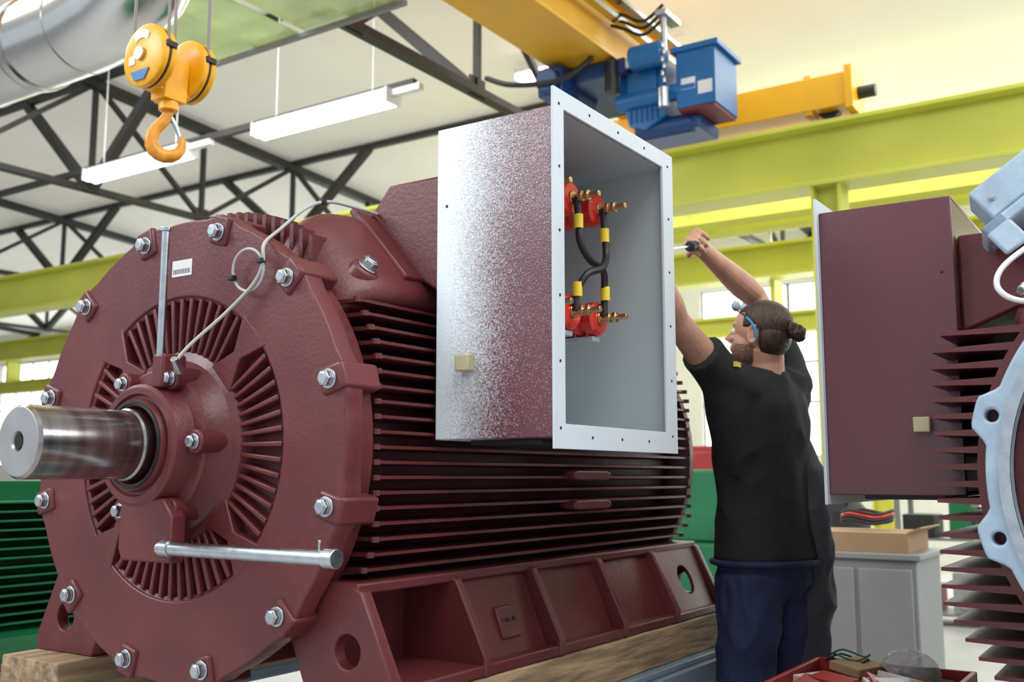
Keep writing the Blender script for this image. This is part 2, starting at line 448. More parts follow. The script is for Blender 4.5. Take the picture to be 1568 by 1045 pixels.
        blathe(bm, [(0.0, 0.082), (-0.14, 0.082), (-0.145, 0.078), (-0.385, 0.078), (-0.392, 0.073)], (0, 0, 0), (1, 0, 0), 72)
        finish(bm, 'drive_shaft', STEEL, R)
        bm = bmesh.new()
        blathe(bm, [(-0.392, 0.073), (-0.394, 0.071), (-0.394, 0.022), (-0.388, 0.019), (-0.35, 0.014), (-0.34, 0.0)], (0, 0, 0), (1, 0, 0), 64)
        finish(bm, 'shaft_end_face', STEEL_END, R)
        bm = bmesh.new(); bcyl(bm, (-0.386, 0, 0), (-0.3905, 0, 0), 0.0135)
        finish(bm, 'centre_bore', HOLE, R)
        bm = bmesh.new()
        bprism(bm, [(-0.105, -0.128, -0.262), (-0.105, 0.042, -0.262), (-0.105, 0.055, -0.235), (-0.105, 0.050, -0.12), (-0.105, -0.095, -0.12), (-0.105, -0.128, -0.16)], (0.045, 0, 0))
        bprism(bm, [(-0.07, -0.06, -0.24), (-0.07, 0.02, -0.24), (-0.07, 0.03, -0.12), (-0.07, -0.07, -0.12)], (0.10, 0, 0))
        bbox(bm, -0.108, -0.04, -0.082, -0.042, 0.13, 0.208)
        finish(bm, 'grease_outlet_housing', MAROON, R, bevel=0.007, seg=3)
        bm = bmesh.new()
        bcyl(bm, (-0.1, -0.09, -0.23), (-0.1, -0.60, -0.231), 0.0155, seg=32)
        bcyl(bm, (-0.1, -0.592, -0.231), (-0.1, -0.622, -0.231), 0.0195)
        bcyl(bm, (-0.1, -0.10, -0.23), (-0.1, -0.13, -0.23), 0.019)
        bcyl(bm, (-0.1, -0.575, -0.216), (-0.1, -0.575, -0.196), 0.003, seg=8)
        bcyl(bm, (-0.1, -0.062, 0.20), (-0.1, -0.062, 0.495), 0.0092, seg=32)
        bcyl(bm, (-0.1, -0.062, 0.495), (-0.1, -0.062, 0.505), 0.013, seg=6)
        bcyl(bm, (-0.09, -0.12, 0.165), (-0.12, -0.135, 0.19), 0.012, 0.008, seg=12)
        finish(bm, 'grease_pipes', ZINC, R, bevel=0.0015)
        wire('sensor_cable', [(-0.11, -0.13, 0.185), (-0.09, -0.155, 0.225), (-0.04, -0.207, 0.297), (-0.025, -0.278, 0.359), (-0.025, -0.308, 0.405), (-0.02, -0.305, 0.45), (0.06, -0.272, 0.506), (0.13, -0.285, 0.570), (0.20, -0.29, 0.600), (0.30, -0.30, 0.603), (0.40, -0.31, 0.600)], 0.0042, CABLEW, R)
        lp = [(-0.022-0.004*math.sin(t), -0.257+0.05*math.cos(t), 0.395+0.048*math.sin(t)) for t in [2*pi*i/14 for i in range(15)]]
        wire('sensor_cable_loop', lp, 0.0035, CABLEW, R, n=3)
        bm = bmesh.new()
        for p in ((-0.028, -0.305, 0.41), (-0.028, -0.212, 0.38), (0.18, -0.288, 0.595)):
            bbox(bm, p[0]-0.008, p[0]+0.008, p[1]-0.008, p[1]+0.008, p[2]-0.006, p[2]+0.006)
        finish(bm, 'cable_clips', BLACK, R, bevel=0.002)
        bm = bmesh.new(); bbox(bm, -0.0015, 0.001, -0.036, 0.036, 0.412, 0.452)
        finish(bm, 'serial_label', WHITE, R)
        bm = bmesh.new()
        for i in range(14):
            y = -0.03+0.0045*i; bbox(bm, -0.0018, 0, y, y+0.0015+0.001*(i % 2), 0.418, 0.430)
        finish(bm, 'label_barcode', BLACK, R)
    else:
        holes = [circ(0.503*math.cos(math.radians(15+30*k)), 0.503*math.sin(math.radians(15+30*k)), 0.014, 20) for k in range(12)]
        plate('machined_flange_ring', [lobed(0.505, 0.035), circ(0, 0, 0.455, 96)]+holes, 0.05, YZ(0.025), PALEBLUE, R, bevel=0.006)
        bm = bmesh.new(); blathe(bm, [(0.0, 0.455), (-0.012, 0.455), (-0.012, 0.478), (0.002, 0.478)], (0, 0, 0), (1, 0, 0), 96)
        finish(bm, 'machined_lip', ZINC, R)
        bm = bmesh.new(); blathe(bm, [(0.05, 0.455), (0.3, 0.45), (0.32, 0.30), (0.9, 0.30), (0.9, 0)], (0, 0, 0), (1, 0, 0), 64)
        finish(bm, 'stator_bore', BLACK, R)
        bm = bmesh.new()
        for x in (0.2, 1.5):
            bprism(bm, [(x, -0.36, -0.56), (x, 0.36, -0.56), (x, 0.30, -0.42), (x, 0.0, -0.50), (x, -0.30, -0.42)], (0.08, 0, 0))
        finish(bm, 'transport_cradle', TABLE, R, bevel=0.004)
    x0, x1 = 0.315, 0.90
    y0, y1 = 0.537+bdy, 0.872+bdy
    z0, z1 = 0.013+bdz, 0.768+bdz
    w = 0.008
    bm = bmesh.new()
    bbox(bm, x0, x0+w, m*y0, m*(y1-0.001), z0, z1)
    bbox(bm, x1-w, x1, m*y0, m*(y1-0.001), z0, z1)
    bbox(bm, x0+w, x1-w, m*y0, m*(y1-0.001), z0, z0+w)
    bbox(bm, x0+w, x1-w, m*y0, m*(y1-0.001), z1-w, z1)
    bbox(bm, x0+w, x1-w, m*y0, m*(y0+w), z0+w, z1-w)
    finish(bm, 'terminal_box_casing', MAROON_BOX if bare else MAROON_SPECKLE, R, bevel=0.003)
    bm = bmesh.new(); e = 0.0015; a = w
    bbox(bm, x0+a, x0+a+e, m*(y0+a), m*(y1-0.004), z0+a, z1-a)
    bbox(bm, x1-a-e, x1-a, m*(y0+a), m*(y1-0.004), z0+a, z1-a)
    bbox(bm, x0+a, x1-a, m*(y0+a), m*(y1-0.004), z0+a, z0+a+e)
    bbox(bm, x0+a, x1-a, m*(y0+a), m*(y1-0.004), z1-a-e, z1-a)
    bbox(bm, x0+a, x1-a, m*(y0+a), m*(y0+a+e), z0+a, z1-a)
    finish(bm, 'terminal_box_lining', GREYIN, R)
    Mr = Matrix(((1, 0, 0, 0), (0, 0, 1, m*(y1+0.003)), (0, 1, 0, 0), (0, 0, 0, 1)))
    out = [(x0-0.018, z0-0.025), (x1+0.028, z0-0.025), (x1+0.028, z1+0.036), (x0-0.018, z1+0.036)]
    inn = [(x0+0.026, z0+0.03), (x1-0.035, z0+0.03), (x1-0.035, z1-0.008), (x0+0.026, z1-0.008)]
    plate('terminal_box_rim', [out, inn], 0.008, Mr, RIMGREY, R, bevel=0.001)
    bm = bmesh.new()
    for x in (x0+0.004, x1-0.004):
        for i in range(6):
            z = z0+0.02+i*(z1-z0-0.02)/5
            bcyl(bm, (x, m*(y1+0.006), z), (x, m*(y1+0.008), z), 0.0035, seg=12)
    for i in range(1, 4):
        x = x0+(x1-x0)*i/4
        for z in (z0+0.003, z1+0.014): bcyl(bm, (x, m*(y1+0.006), z), (x, m*(y1+0.008), z), 0.0035, seg=12)
    finish(bm, 'rim_screw_holes', HOLE, R)
    bm = bmesh.new(); bbox(bm, x0-0.024, x0, m*(0.61+bdy), m*(0.65+bdy), z0+0.157, z0+0.195)
    finish(bm, 'earthing_plug', TAN, R, bevel=0.003)
    bm = bmesh.new(); bcyl(bm, (x0-0.002, m*(y0+0.03), z0+0.56), (x0+0.002, m*(y0+0.03), z0+0.56), 0.004, seg=12)
    bbox(bm, x0+0.06, x0+0.36, m*(y0+0.06), m*(y0+0.26), z0-0.012, z0)
    finish(bm, 'gland_plate', BLACK, R, bevel=0.002)
    if not bare:
        bi = bmesh.new(); bs = bmesh.new()
        for x in (0.445, 0.585, 0.725):
            for z in (0.628, 0.336):
                prof = [(0, 0.045)]
                for k in range(5):
                    b0 = 0.02+k*0.036
                    prof += [(b0, 0.045), (b0+0.005, 0.037), (b0+0.013, 0.037), (b0+0.018, 0.045)]
                prof += [(0.205, 0.045), (0.212, 0.038), (0.212, 0)]
                blathe(bi, prof, (x, m*(y0+0.01), z), (0, m, 0), 32)
                yb2 = y0+0.222
                bcyl(bs, (x, m*(yb2-0.005), z), (x, m*(yb2+0.078), z), 0.0078, seg=14)
                bcyl(bs, (x, m*yb2, z), (x, m*(yb2+0.005), z), 0.017, seg=20)
                bcyl(bs, (x, m*(yb2+0.020), z), (x, m*(yb2+0.031), z), 0.0145, seg=6)
                bcyl(bs, (x, m*(yb2+0.038), z), (x, m*(yb2+0.049), z), 0.0145, seg=6)
        finish(bi, 'terminal_insulators', RED, R)
        finish(bs, 'terminal_studs', BRASS, R, bevel=0.001)
        yc = y0+0.234
        wire('jumper_cable_a', [(0.725, m*yc, 0.628), (0.725, m*(yc+0.004), 0.56), (0.72, m*(yc+0.01), 0.50), (0.66, m*(yc+0.03), 0.455), (0.60, m*(yc+0.02), 0.43), (0.58, m*yc, 0.38), (0.58, m*yc, 0.336)], 0.0095, BLACK, R)
        wire('jumper_cable_b', [(0.585, m*yc, 0.628), (0.59, m*(yc+0.004), 0.56), (0.59, m*(yc+0.006), 0.515), (0.63, m*(yc+0.01), 0.475), (0.70, m*(yc+0.012), 0.455), (0.725, m*yc, 0.40), (0.725, m*yc, 0.336)], 0.0095, BLACK, R)
        wire('jumper_cable_c', [(0.445, m*yc, 0.628), (0.45, m*(yc+0.004), 0.56), (0.445, m*yc, 0.336)], 0.0095, BLACK, R)
        bm = bmesh.new()
        for x, z in ((0.725, 0.555), (0.588, 0.565), (0.580, 0.39), (0.725, 0.40)):
            bcyl(bm, (x, m*(yc+0.003), z-0.018), (x, m*(yc+0.003), z+0.018), 0.0125, seg=16)
        finish(bm, 'cable_number_sleeves', YLABEL, R)
        bm = bmesh.new(); bbox(bm, 0.36, 0.80, m*(y0+0.008), m*(y0+0.02), 0.285, 0.69)
        for x in (0.445, 0.585, 0.725): bbox(bm, x-0.018, x+0.018, m*(y0+0.02), m*(y0+0.21), 0.276, 0.290)
        finish(bm, 'terminal_support_plate', GREYIN, R, bevel=0.002)
    return R

build_motor('electric_motor', (1.6, 2.022, 1.272), -1)
m2 = build_motor('electric_motor', (2.4, -0.13, 1.2), 1, bare=True, bdy=0.06, bdz=-0.06)

Rb = root('lifting_bracket', (0.28, 0.44, 0.605), parent=m2)
M = Matrix.Rotation(math.radians(-38), 4, 'X') @ Matrix.Rotation(math.radians(10), 4, 'Z')
bm = bmesh.new()
bbox(bm, -0.06, 0.06, -0.40, 0.045, 0.03, 0.12, M)
bbox(bm, -0.07, 0.07, -0.12, 0.085, 0.0, 0.03, M)
bbox(bm, -0.07, -0.055, 0.02, 0.085, -0.06, 0.03, M)
finish(bm, 'bracket_body', PALEBLUE, Rb, bevel=0.008)
bm = bmesh.new()
hexbolt(bm, M @ Vector((-0.06, 0.015, 0.075)), M.to_3x3() @ Vector((-1, 0, 0)), 0.008)
finish(bm, 'bracket_bolt', ZINC, Rb)
wire('bracket_cable', [(0, -0.1, -0.02), (-0.07, -0.03, -0.07), (-0.12, 0.03, -0.13), (-0.13, 0.035, -0.18), (-0.12, -0.02, -0.21), (-0.1, -0.15, -0.20)], 0.007, WHITE, Rb)

# ------------------------------------------------------------------ supports
def support(x0, x1, yc, ztop, half=0.50):
    R = root('steel_workbench')
    bm = bmesh.new()
    zt = ztop-0.11
    bbox(bm, x0, x1, yc-half-0.16, yc-half+0.10, zt-0.02, zt)
    bbox(bm, x0, x1, yc+half-0.10, yc+half+0.16, zt-0.02, zt)
    for y in (yc-half-0.15, yc+half+0.15):
        bbox(bm, x0, x1, y-0.03, y+0.03, zt-0.10, zt-0.02)
    for x in (x0+0.05, x1-0.05):
        bbox(bm, x-0.03, x+0.03, yc-half-0.15, yc+half+0.15, zt-0.10, zt-0.02)
        for y in (yc-half-0.14, yc+half+0.14): bbox(bm, x-0.03, x+0.03, y-0.03, y+0.03, 0, zt-0.02)
    finish(bm, 'bench_frame', TABLE, R, bevel=0.004)
    for y in (yc-half, yc+half):
        W = root('wooden_beam')
        bm = bmesh.new()
        n = 14; rings = []
        for i in range(n+1):
            x = x0+0.02+(x1-x0-0.25)*i/n
            q = [(y-0.13, zt), (y+0.12, zt), (y+0.12, ztop), (y-0.13, ztop)]
            rings.append([bm.verts.new((x+random.uniform(-.003, .003), a+random.uniform(-.004, .004), (b if b < zt+.01 else b-random.uniform(0, .002)))) for a, b in q])
        for i in range(n):
            for k in range(4): bm.faces.new((rings[i][k], rings[i][(k+1) % 4], rings[i+1][(k+1) % 4], rings[i+1][k]))
        bm.faces.new(rings[0]); bm.faces.new(rings[-1][::-1])
        finish(bm, 'timber', WOOD, W, bevel=0.004)
support(1.55, 3.75, 2.022, 0.74)
support(2.44, 4.5, -0.13, 0.640, half=0.25)

# ------------------------------------------------------------------ green motor on the left
G = root('green_electric_motor', (1.3, 3.66, 0.90))
bm = bmesh.new()
blathe(bm, [(0, 0), (0.0, 0.27), (0.04, 0.28), (0.06, 0.235), (1.3, 0.235), (1.34, 0.28), (1.38, 0.27), (1.40, 0)], (0, 0, 0), (1, 0, 0), 64)
for sgn in (-1, 1):
    for i in range(14):
        z = -0.19+i*0.031
        bbox(bm, 0.05, 1.34, sgn*math.sqrt(max(0.01, 0.23**2-z*z)), sgn*0.32, z-0.004, z+0.004)
for i in range(12):
    y = -0.18+i*0.032
    bbox(bm, 0.05, 1.34, y-0.004, y+0.004, 0.15, 0.285)
for sgn in (-1, 1):
    bprism(bm, [(0.0, sgn*0.22, -0.18), (0.0, sgn*0.34, -0.23), (0.0, sgn*0.38, -0.30), (0.0, sgn*0.16, -0.30)], (1.36, 0, 0))
bbox(bm, 0.3, 0.7, -0.13, 0.13, 0.25, 0.42)
bcyl(bm, (0, 0, 0), (-0.2, 0, 0), 0.05)
finish(bm, 'motor_casting', GREEN, G, bevel=0.003)
bm = bmesh.new()
for x in (0.15, 0.6, 1.2): hexbolt(bm, (x, -0.345, -0.24), (0, -0.6, 0.8), 0.018)
finish(bm, 'foot_bolts', ZINC, G)
T = root('pallet_stand')
bm = bmesh.new()
for y in (3.3, 3.62, 3.94): bbox(bm, 1.1, 2.9, y-0.05, y+0.05, 0.48, 0.575)
for x in (1.2, 1.6, 2.0, 2.4, 2.8): bbox(bm, x-0.06, x+0.06, 3.2, 4.05, 0.575, 0.598)
for x in (1.2, 2.0, 2.8):
    for y in (3.3, 3.62, 3.94): bbox(bm, x-0.05, x+0.05, y-0.05, y+0.05, 0.0, 0.48)
finish(bm, 'pallet_boards', WOOD, T, bevel=0.003)

# ------------------------------------------------------------------ hook block
H = root('crane_hook_block', (2.10, 2.76, 2.545))
bm = bmesh.new()
for x in (-0.115, 0.045):
    blathe(bm, [(0, 0.0), (0, 0.03), (0.004, 0.09), (0.012, 0.106), (0.030, 0.106), (0.032, 0.098), (0.040, 0.098), (0.042, 0.106), (0.060, 0.106), (0.068, 0.09), (0.07, 0.03), (0.07, 0)], (x, 0, 0.02), (1, 0, 0), 48)
bprism(bm, [(-0.045, -0.045, 0.03), (-0.045, 0.045, 0.03), (-0.045, 0.035, -0.11), (-0.045, -0.035, -0.11)], (0.09, 0, 0))
bcyl(bm, (0.0, 0, -0.07), (0.0, 0, -0.14), 0.032)
bbox(bm, -0.07, 0.07, -0.03, 0.03, -0.085, -0.045)
finish(bm, 'sheave_housings', HOOKY, H, bevel=0.003)
h = Vector((0.79, -0.61, 0)); o = Vector((0.0, 0, -0.118))
hp = [(0, 0), (0, -0.035), (-0.008, -0.06), (-0.04, -0.095), (-0.058, -0.135), (-0.048, -0.18), (-0.005, -0.203), (0.038, -0.19), (0.055, -0.155), (0.05, -0.125), (0.045, -0.11)]
hr = [0.017, 0.018, 0.02, 0.021, 0.024, 0.027, 0.028, 0.023, 0.016, 0.011, 0.006]
bm = bmesh.new(); btube(bm, [o+h*a*0.92+Vector((0, 0, b*0.90)) for a, b in hp], [(r, r*0.8) for r in hr], seg=16, ref=(0.61, 0.79, 0))
finish(bm, 'hook', HOOKO, H, sub=1)
bm = bmesh.new(); btube(bm, [o+h*a+Vector((0, 0, b)) for a, b in ((0.012, -0.045), (0.03, -0.08), (0.042, -0.115))], [0.007, 0.008, 0.006], seg=8)
bcyl(bm, (-0.118, 0, 0.02), (-0.127, 0, 0.02), 0.022); bcyl(bm, (0.115, 0, 0.02), (0.124, 0, 0.02), 0.022)
finish(bm, 'safety_latch', ZINC, H)
bm = bmesh.new()
for x in (-0.08, 0.08):
    bcyl(bm, (x-0.004, 0, 0.02), (x+0.004, 0, 0.02), 0.104, seg=40)
    bbox(bm, x-0.02, x+0.02, -0.112, 0.112, 0.03, 0.05)
finish(bm, 'rope_guards', BLACK, H, bevel=0.002)
bm = bmesh.new()
bprism(bm, [(-0.1165, 0.06*math.cos(a)+0.0, 0.02+0.085*math.sin(a)) for a in [math.radians(q) for q in (50, 70, 90, 110, 130)]]+[(-0.1165, 0.045*math.cos(a), 0.02+0.055*math.sin(a)) for a in [math.radians(q) for q in (130, 110, 90, 70, 50)]], (0.003, 0, 0))
bbox(bm, -0.1165, -0.1135, 0.030, 0.06, -0.01, 0.02)
finish(bm, 'maker_plate', WHITE, H)
bm = bmesh.new(); bprism(bm, [(-0.1168, -0.045, -0.035), (-0.1168, 0.05, -0.035), (-0.1168, 0.03, -0.068), (-0.1168, -0.02, -0.068)], (0.003, 0, 0))
finish(bm, 'load_plate', BLUE, H)
bm = bmesh.new()
for x in (-0.08, 0.08):
    for y, dy in ((-0.09, 0.03), (0.09, -0.03)):
        bcyl(bm, (x, y, 0.03), (x+0.0, y+dy, 3.185), 0.0055, seg=8)
finish(bm, 'wire_ropes', GREYST, H)

# ------------------------------------------------------------------ hall shell
bm = bmesh.new(); bbox(bm, -10, 15.2, -14, 28, -0.1, 0); finish(bm, 'floor', FLOOR)
def roofz(x): return 5.75-(x-2)*0.065
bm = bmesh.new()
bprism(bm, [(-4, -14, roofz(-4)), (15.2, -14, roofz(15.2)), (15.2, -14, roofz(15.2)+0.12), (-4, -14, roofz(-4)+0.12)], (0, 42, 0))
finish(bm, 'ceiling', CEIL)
bm = bmesh.new()
bbox(bm, 15.0, 15.2, -14, 28, 0, 1.5); bbox(bm, 15.0, 15.2, -14, 28, 4.1, 4.95)
for k in range(-4, 9): bbox(bm, 15.0, 15.2, k*3.3-0.25, k*3.3+0.25, 1.5, 4.1)
finish(bm, 'wall_back', WALL)
for i, k in enumerate(range(-4, 8)):
    W = root('window_%d' % (i+1))
    bm = bmesh.new(); bbox(bm, 15.08, 15.12, k*3.3+0.25, (k+1)*3.3-0.25, 1.5, 4.1)
    finish(bm, 'glazing', WINDOW, W)
    bm = bmesh.new()
    for q in range(0, 5):
        y = k*3.3+0.25+q*0.7; bbox(bm, 15.04, 15.09, y-0.025, y+0.025, 1.5, 4.1)
    for z in (1.5, 2.3, 2.9, 3.5, 4.1): bbox(bm, 15.04, 15.09, k*3.3+0.25, (k+1)*3.3-0.25, z-0.02, z+0.02)
    finish(bm, 'mullions', GREYST, W)
bm = bmesh.new()
bbox(bm, -10, 15, 27.8, 28, 0, 5.6); finish(bm, 'wall_left', WALL)

for yi in (4.5, 9.5, 14.5, 19.5, 24.5):
    Tt = root('roof_truss')
    bm = bmesh.new()
    zb = 4.20
    bbar(bm, (0.5, yi, zb), (15, yi, zb), 0.10, 0.06)
    bbar(bm, (0.5, yi, roofz(0.5)-0.12), (15, yi, roofz(15)-0.10), 0.12, 0.10)
    x = 0.5; up = False
    while x < 14.5:
        bbar(bm, (x, yi, zb), (x, yi, roofz(x)-0.1), 0.05, 0.05)
        xn = x+1.45
        if up: bbar(bm, (x, yi, zb), (xn, yi, roofz(xn)-0.1), 0.05, 0.05)
        else: bbar(bm, (x, yi, roofz(x)-0.1), (xn, yi, zb), 0.05, 0.05)
        bbox(bm, x-0.1, x+0.1, yi-0.01, yi+0.01, zb-0.04, zb+0.12)
        up = not up; x = xn
    finish(bm, 'truss_members', DARKST, Tt)
    bm = bmesh.new()
    for x in (3.4, 6.3, 9.2, 12.1):
        for dy in ((1.3,) if yi < 5 else (-1.3, 1.3)):
            bbar(bm, (x, yi, zb), (x, yi+dy, roofz(x)-0.06), 0.10, 0.09)
    finish(bm, 'knee_braces', DARKST, Tt)
Pn = root('roof_purlins')
bm = bmesh.new()
for x in (1.95, 4.1, 6.3, 9.2, 12.1):
    bbar(bm, (x, 4.4, roofz(x)-0.05), (x, 28, roofz(x)-0.05), 0.07, 0.07)
bbar(bm, (6.02, 4.9, 4.28), (6.02, 28, 4.28), 0.05, 0.06)
bbar(bm, (9.2, 5.4, 4.24), (9.2, 28, 4.24), 0.05, 0.06)
finish(bm, 'purlins', DARKST, Pn)

def lamp(x, y0, z, L=1.5):
    R = root('fluorescent_lamp', (x, y0, z))
    bm = bmesh.new()
    bprism(bm, [(-0.10, 0, 0.03), (-0.05, 0, 0.10), (0.05, 0, 0.10), (0.10, 0, 0.03), (0.09, 0, 0.025), (-0.09, 0, 0.025)], (0, L, 0))
    bbox(bm, -0.09, 0.09, -0.02, 0.0, -0.03, 0.09); bbox(bm, -0.09, 0.09, L, L+0.02, -0.03, 0.09)
    bbox(bm, -0.03, 0.03, -0.3, 0.0, 0.03, 0.08)
    for yy in (0.2, L-0.2): bcyl(bm, (0, yy, 0.09), (0, yy, max(0.1, roofz(x)-z-0.02)), 0.006, seg=6)
    finish(bm, 'lamp_housing', WHITE, R)
    bm = bmesh.new()
    for dx in (-0.045, 0.045): bcyl(bm, (dx, 0, -0.005), (dx, L, -0.005), 0.03, seg=12)
    finish(bm, 'tubes', LAMPON, R)
for y in (7.55, 5.12): lamp(6.0, y, 4.17)
for y in (3.9, 0.0): lamp(8.3, y, 5.18)
for y in (10.5, 8.0, 3.0, 0.5, -1.9): lamp(12.5, y, 3.72)

D = root('ventilation_duct')
bm = bmesh.new()
P = [(2.97, 16, 3.50), (2.97, 4.6, 3.50), (2.97, 4.35, 3.53), (2.97, 4.15, 3.62), (2.97, 4.02, 3.78), (2.97, 3.97, 4.0), (2.97, 3.97, 5.6)]
btube(bm, P, 0.235, seg=64)
for i in range(24):
    bcyl(bm, (2.97, 4.62+i*0.45, 3.50), (2.97, 4.635+i*0.45, 3.50), 0.239, seg=64)
for i in range(5): bcyl(bm, (2.97, 5.0+i*1.8, 3.50), (2.97, 5.05+i*1.8, 3.50), 0.247, seg=64)
finish(bm, 'duct_pipe', DUCT, D)
D = root('translucent_roof_panel')
bm = bmesh.new()
for i in range(5):
    bbar(bm, (3.3, 3.95+i*0.42, 4.02+0.03*(i % 2)), (4.5, 3.95+i*0.42, 4.02+0.03*(i % 2)), 0.40, 0.012)
finish(bm, 'polycarbonate_sheet', GREENGLASS, D)
bm = bmesh.new()
for x in (3.32, 4.45): bbar(bm, (x, 3.7, 3.99), (x, 5.9, 3.99), 0.03, 0.03)
for x in (3.32, 4.45):
    for yy in (3.8, 5.8): bcyl(bm, (x, yy, 3.99), (x, yy, 5.6), 0.008, seg=6)
finish(bm, 'panel_frame', GREYST, D)

def ibeam(bm, x, y0, y1, z0, z1, w=0.30, t=0.035):
    bbox(bm, x-w/2, x+w/2, y0, y1, z1-t, z1); bbox(bm, x-w/2, x+w/2, y0, y1, z0, z0+t)
    bbox(bm, x-0.012, x+0.012, y0, y1, z0+t, z1-t)
R1 = root('crane_runway_beam'); bm = bmesh.new(); ibeam(bm, 7.7, -14, 28, 3.39, 3.89); finish(bm, 'i_beam', LIME, R1, bevel=0.004)
bm = bmesh.new(); bbox(bm, 7.67, 7.73, -14, 28, 3.89, 3.93); finish(bm, 'crane_rail', GREYST, R1)
R1 = root('crane_runway_beam'); bm = bmesh.new(); ibeam(bm, 11.5, -14, 28, 3.50, 3.90); ibeam(bm, 11.9, -14, 28, 2.9, 3.15, 0.2)
for y in range(-12, 28, 2): bbox(bm, 11.6, 11.9, y-0.03, y+0.03, 3.1, 3.5)
finish(bm, 'i_beam', LIME, R1)
R1 = root('bridge_crane'); bm = bmesh.new()
bbox(bm, 10.4, 10.7, -3, 9, 3.98, 4.35); bbox(bm, 10.9, 11.2, -3, 9, 3.98, 4.35)
for y in (-3, 8.7): bbox(bm, 10.4, 11.6, y, y+0.3, 3.90, 4.1)
for i in range(14): bbar(bm, (10.4, -3+i*0.85, 4.35), (10.4, -2.6+i*0.85, 4.7), 0.04, 0.04); bbar(bm, (10.4, -2.6+i*0.85, 4.7), (10.4, -2.15+i*0.85, 4.35), 0.04, 0.04)
bbox(bm, 10.38, 10.42, -3, 9, 4.68, 4.72)
finish(bm, 'twin_girders', LIME, R1)
for (x, y, zt) in ((7.7, 2.18, 3.39), (11.5, 2.8, 3.5), (11.5, 9.5, 3.5), (11.5, 16.5, 3.5)):
    R1 = root('crane_column'); bm = bmesh.new()
    bbox(bm, x-0.12, x+0.12, y-0.11, y-0.09, 0, zt); bbox(bm, x-0.12, x+0.12, y+0.09, y+0.11, 0, zt); bbox(bm, x-0.01, x+0.01, y-0.09, y+0.09, 0, zt)
    bbox(bm, x-0.18, x+0.18, y-0.18, y+0.18, 0, 0.02)
    finish(bm, 'column_section', LIME, R1)

C = root('overhead_crane')
bm = bmesh.new()
bbox(bm, -1.0, 7.6, 3.25, 3.58, 4.15, 4.57)
bbox(bm, -1.0, 7.6, 3.18, 3.66, 4.11, 4.15)
bbox(bm, -1.0, 7.6, 3.18, 3.66, 4.57, 4.60)
bbox(bm, 7.55, 7.85, 1.95, 5.2, 3.98, 4.24)
bprism(bm, [(7.5, 3.0, 4.24), (7.5, 3.9, 4.24), (7.5, 3.7, 4.5), (7.5, 3.15, 4.5)], (0.35, 0, 0))
bbox(bm, 7.52, 7.88, 1.93, 1.99, 3.94, 4.28)
bbox(bm, 7.56, 7.84, 2.25, 2.31, 3.95, 4.27)
finish(bm, 'crane_girder', CRANEY, C, bevel=0.006)
bm = bmesh.new()
for y in (2.15, 4.9): bcyl(bm, (7.66, y, 4.02), (7.74, y, 4.02), 0.09)
bcyl(bm, (7.7, 1.93, 4.1), (7.7, 1.80, 4.1), 0.05)
finish(bm, 'wheels_and_buffers', BLACK, C)
bm = bmesh.new(); bbox(bm, 2, 7.4, 3.12, 3.18, 4.36, 4.40); bbox(bm, 2, 7.4, 3.06, 3.12, 4.46, 4.49)
finish(bm, 'festoon_rail', ZINC, C)
Hh = root('electric_hoist', parent=C)
bm = bmesh.new()
bprism(bm, [(6.15, 2.46, 3.66), (6.15, 2.46, 4.06), (6.15, 2.50, 4.10), (6.15, 2.70, 4.10), (6.15, 2.74, 4.06), (6.15, 2.74, 3.66)], (0.40, 0, 0))
bbox(bm, 6.13, 6.57, 2.43, 2.77, 4.05, 4.09)
bprism(bm, [(6.2, 2.84, 4.06), (6.2, 3.18, 4.06), (6.2, 3.20, 3.90), (6.2, 3.12, 3.62), (6.2, 3.0, 3.58), (6.2, 2.84, 3.66)], (0.4, 0, 0))
bbox(bm, 6.17, 6.2, 2.90, 3.12, 3.78, 4.00)
bcyl(bm, (6.10, 3.04, 4.06), (6.10, 2.80, 4.06), 0.085)
bcyl(bm, (6.2, 2.60, 3.80), (6.2, 3.2, 3.80), 0.06)
for k in range(6): bbox(bm, 6.185, 6.2, 2.90+k*0.04, 2.91+k*0.04, 3.64, 3.76)
finish(bm, 'hoist_gearbox', BLUE, Hh, bevel=0.012)
bm = bmesh.new()
bbox(bm, 6.25, 6.6, 2.62, 3.10, 3.55, 3.64)
bcyl(bm, (6.3, 2.68, 3.60), (6.3, 3.1, 3.60), 0.07)
bcyl(bm, (5.9, 3.62, 3.98), (6.5, 3.62, 3.98), 0.09)
bbox(bm, 5.95, 6.2, 3.52, 3.72, 3.88, 4.09)
bbox(bm, 6.1, 6.9, 3.1, 3.7, 3.99, 4.10)
finish(bm, 'hoist_drum_and_trolley', DBLUE, Hh, bevel=0.012)
bm = bmesh.new(); bbox(bm, 6.143, 6.15, 2.48, 2.58, 3.73, 3.82); bbox(bm, 6.143, 6.15, 2.60, 2.70, 3.78, 3.86)
finish(bm, 'hoist_plate', WHITE, Hh)
bm = bmesh.new(); bbox(bm, 6.16, 6.54, 2.47, 2.73, 3.64, 3.66)
finish(bm, 'red_cover_plate', REDD, Hh)
bm = bmesh.new()
bcyl(bm, (6.1, 2.80, 4.05), (6.1, 2.80, 4.35), 0.02, seg=12)
bcyl(bm, (6.08, 2.80, 3.66), (6.08, 2.80, 3.80), 0.04, seg=12)
bbox(bm, 6.05, 6.3, 2.76, 2.84, 4.31, 4.35)
for k in range(6): bcyl(bm, (6.05, 2.78+0.012*(k % 2), 3.82+k*0.05), (6.05, 2.78+0.012*(k % 2), 3.86+k*0.05), 0.014, seg=8)
finish(bm, 'limit_switch', ZINC, Hh, bevel=0.004)
bm = bmesh.new()
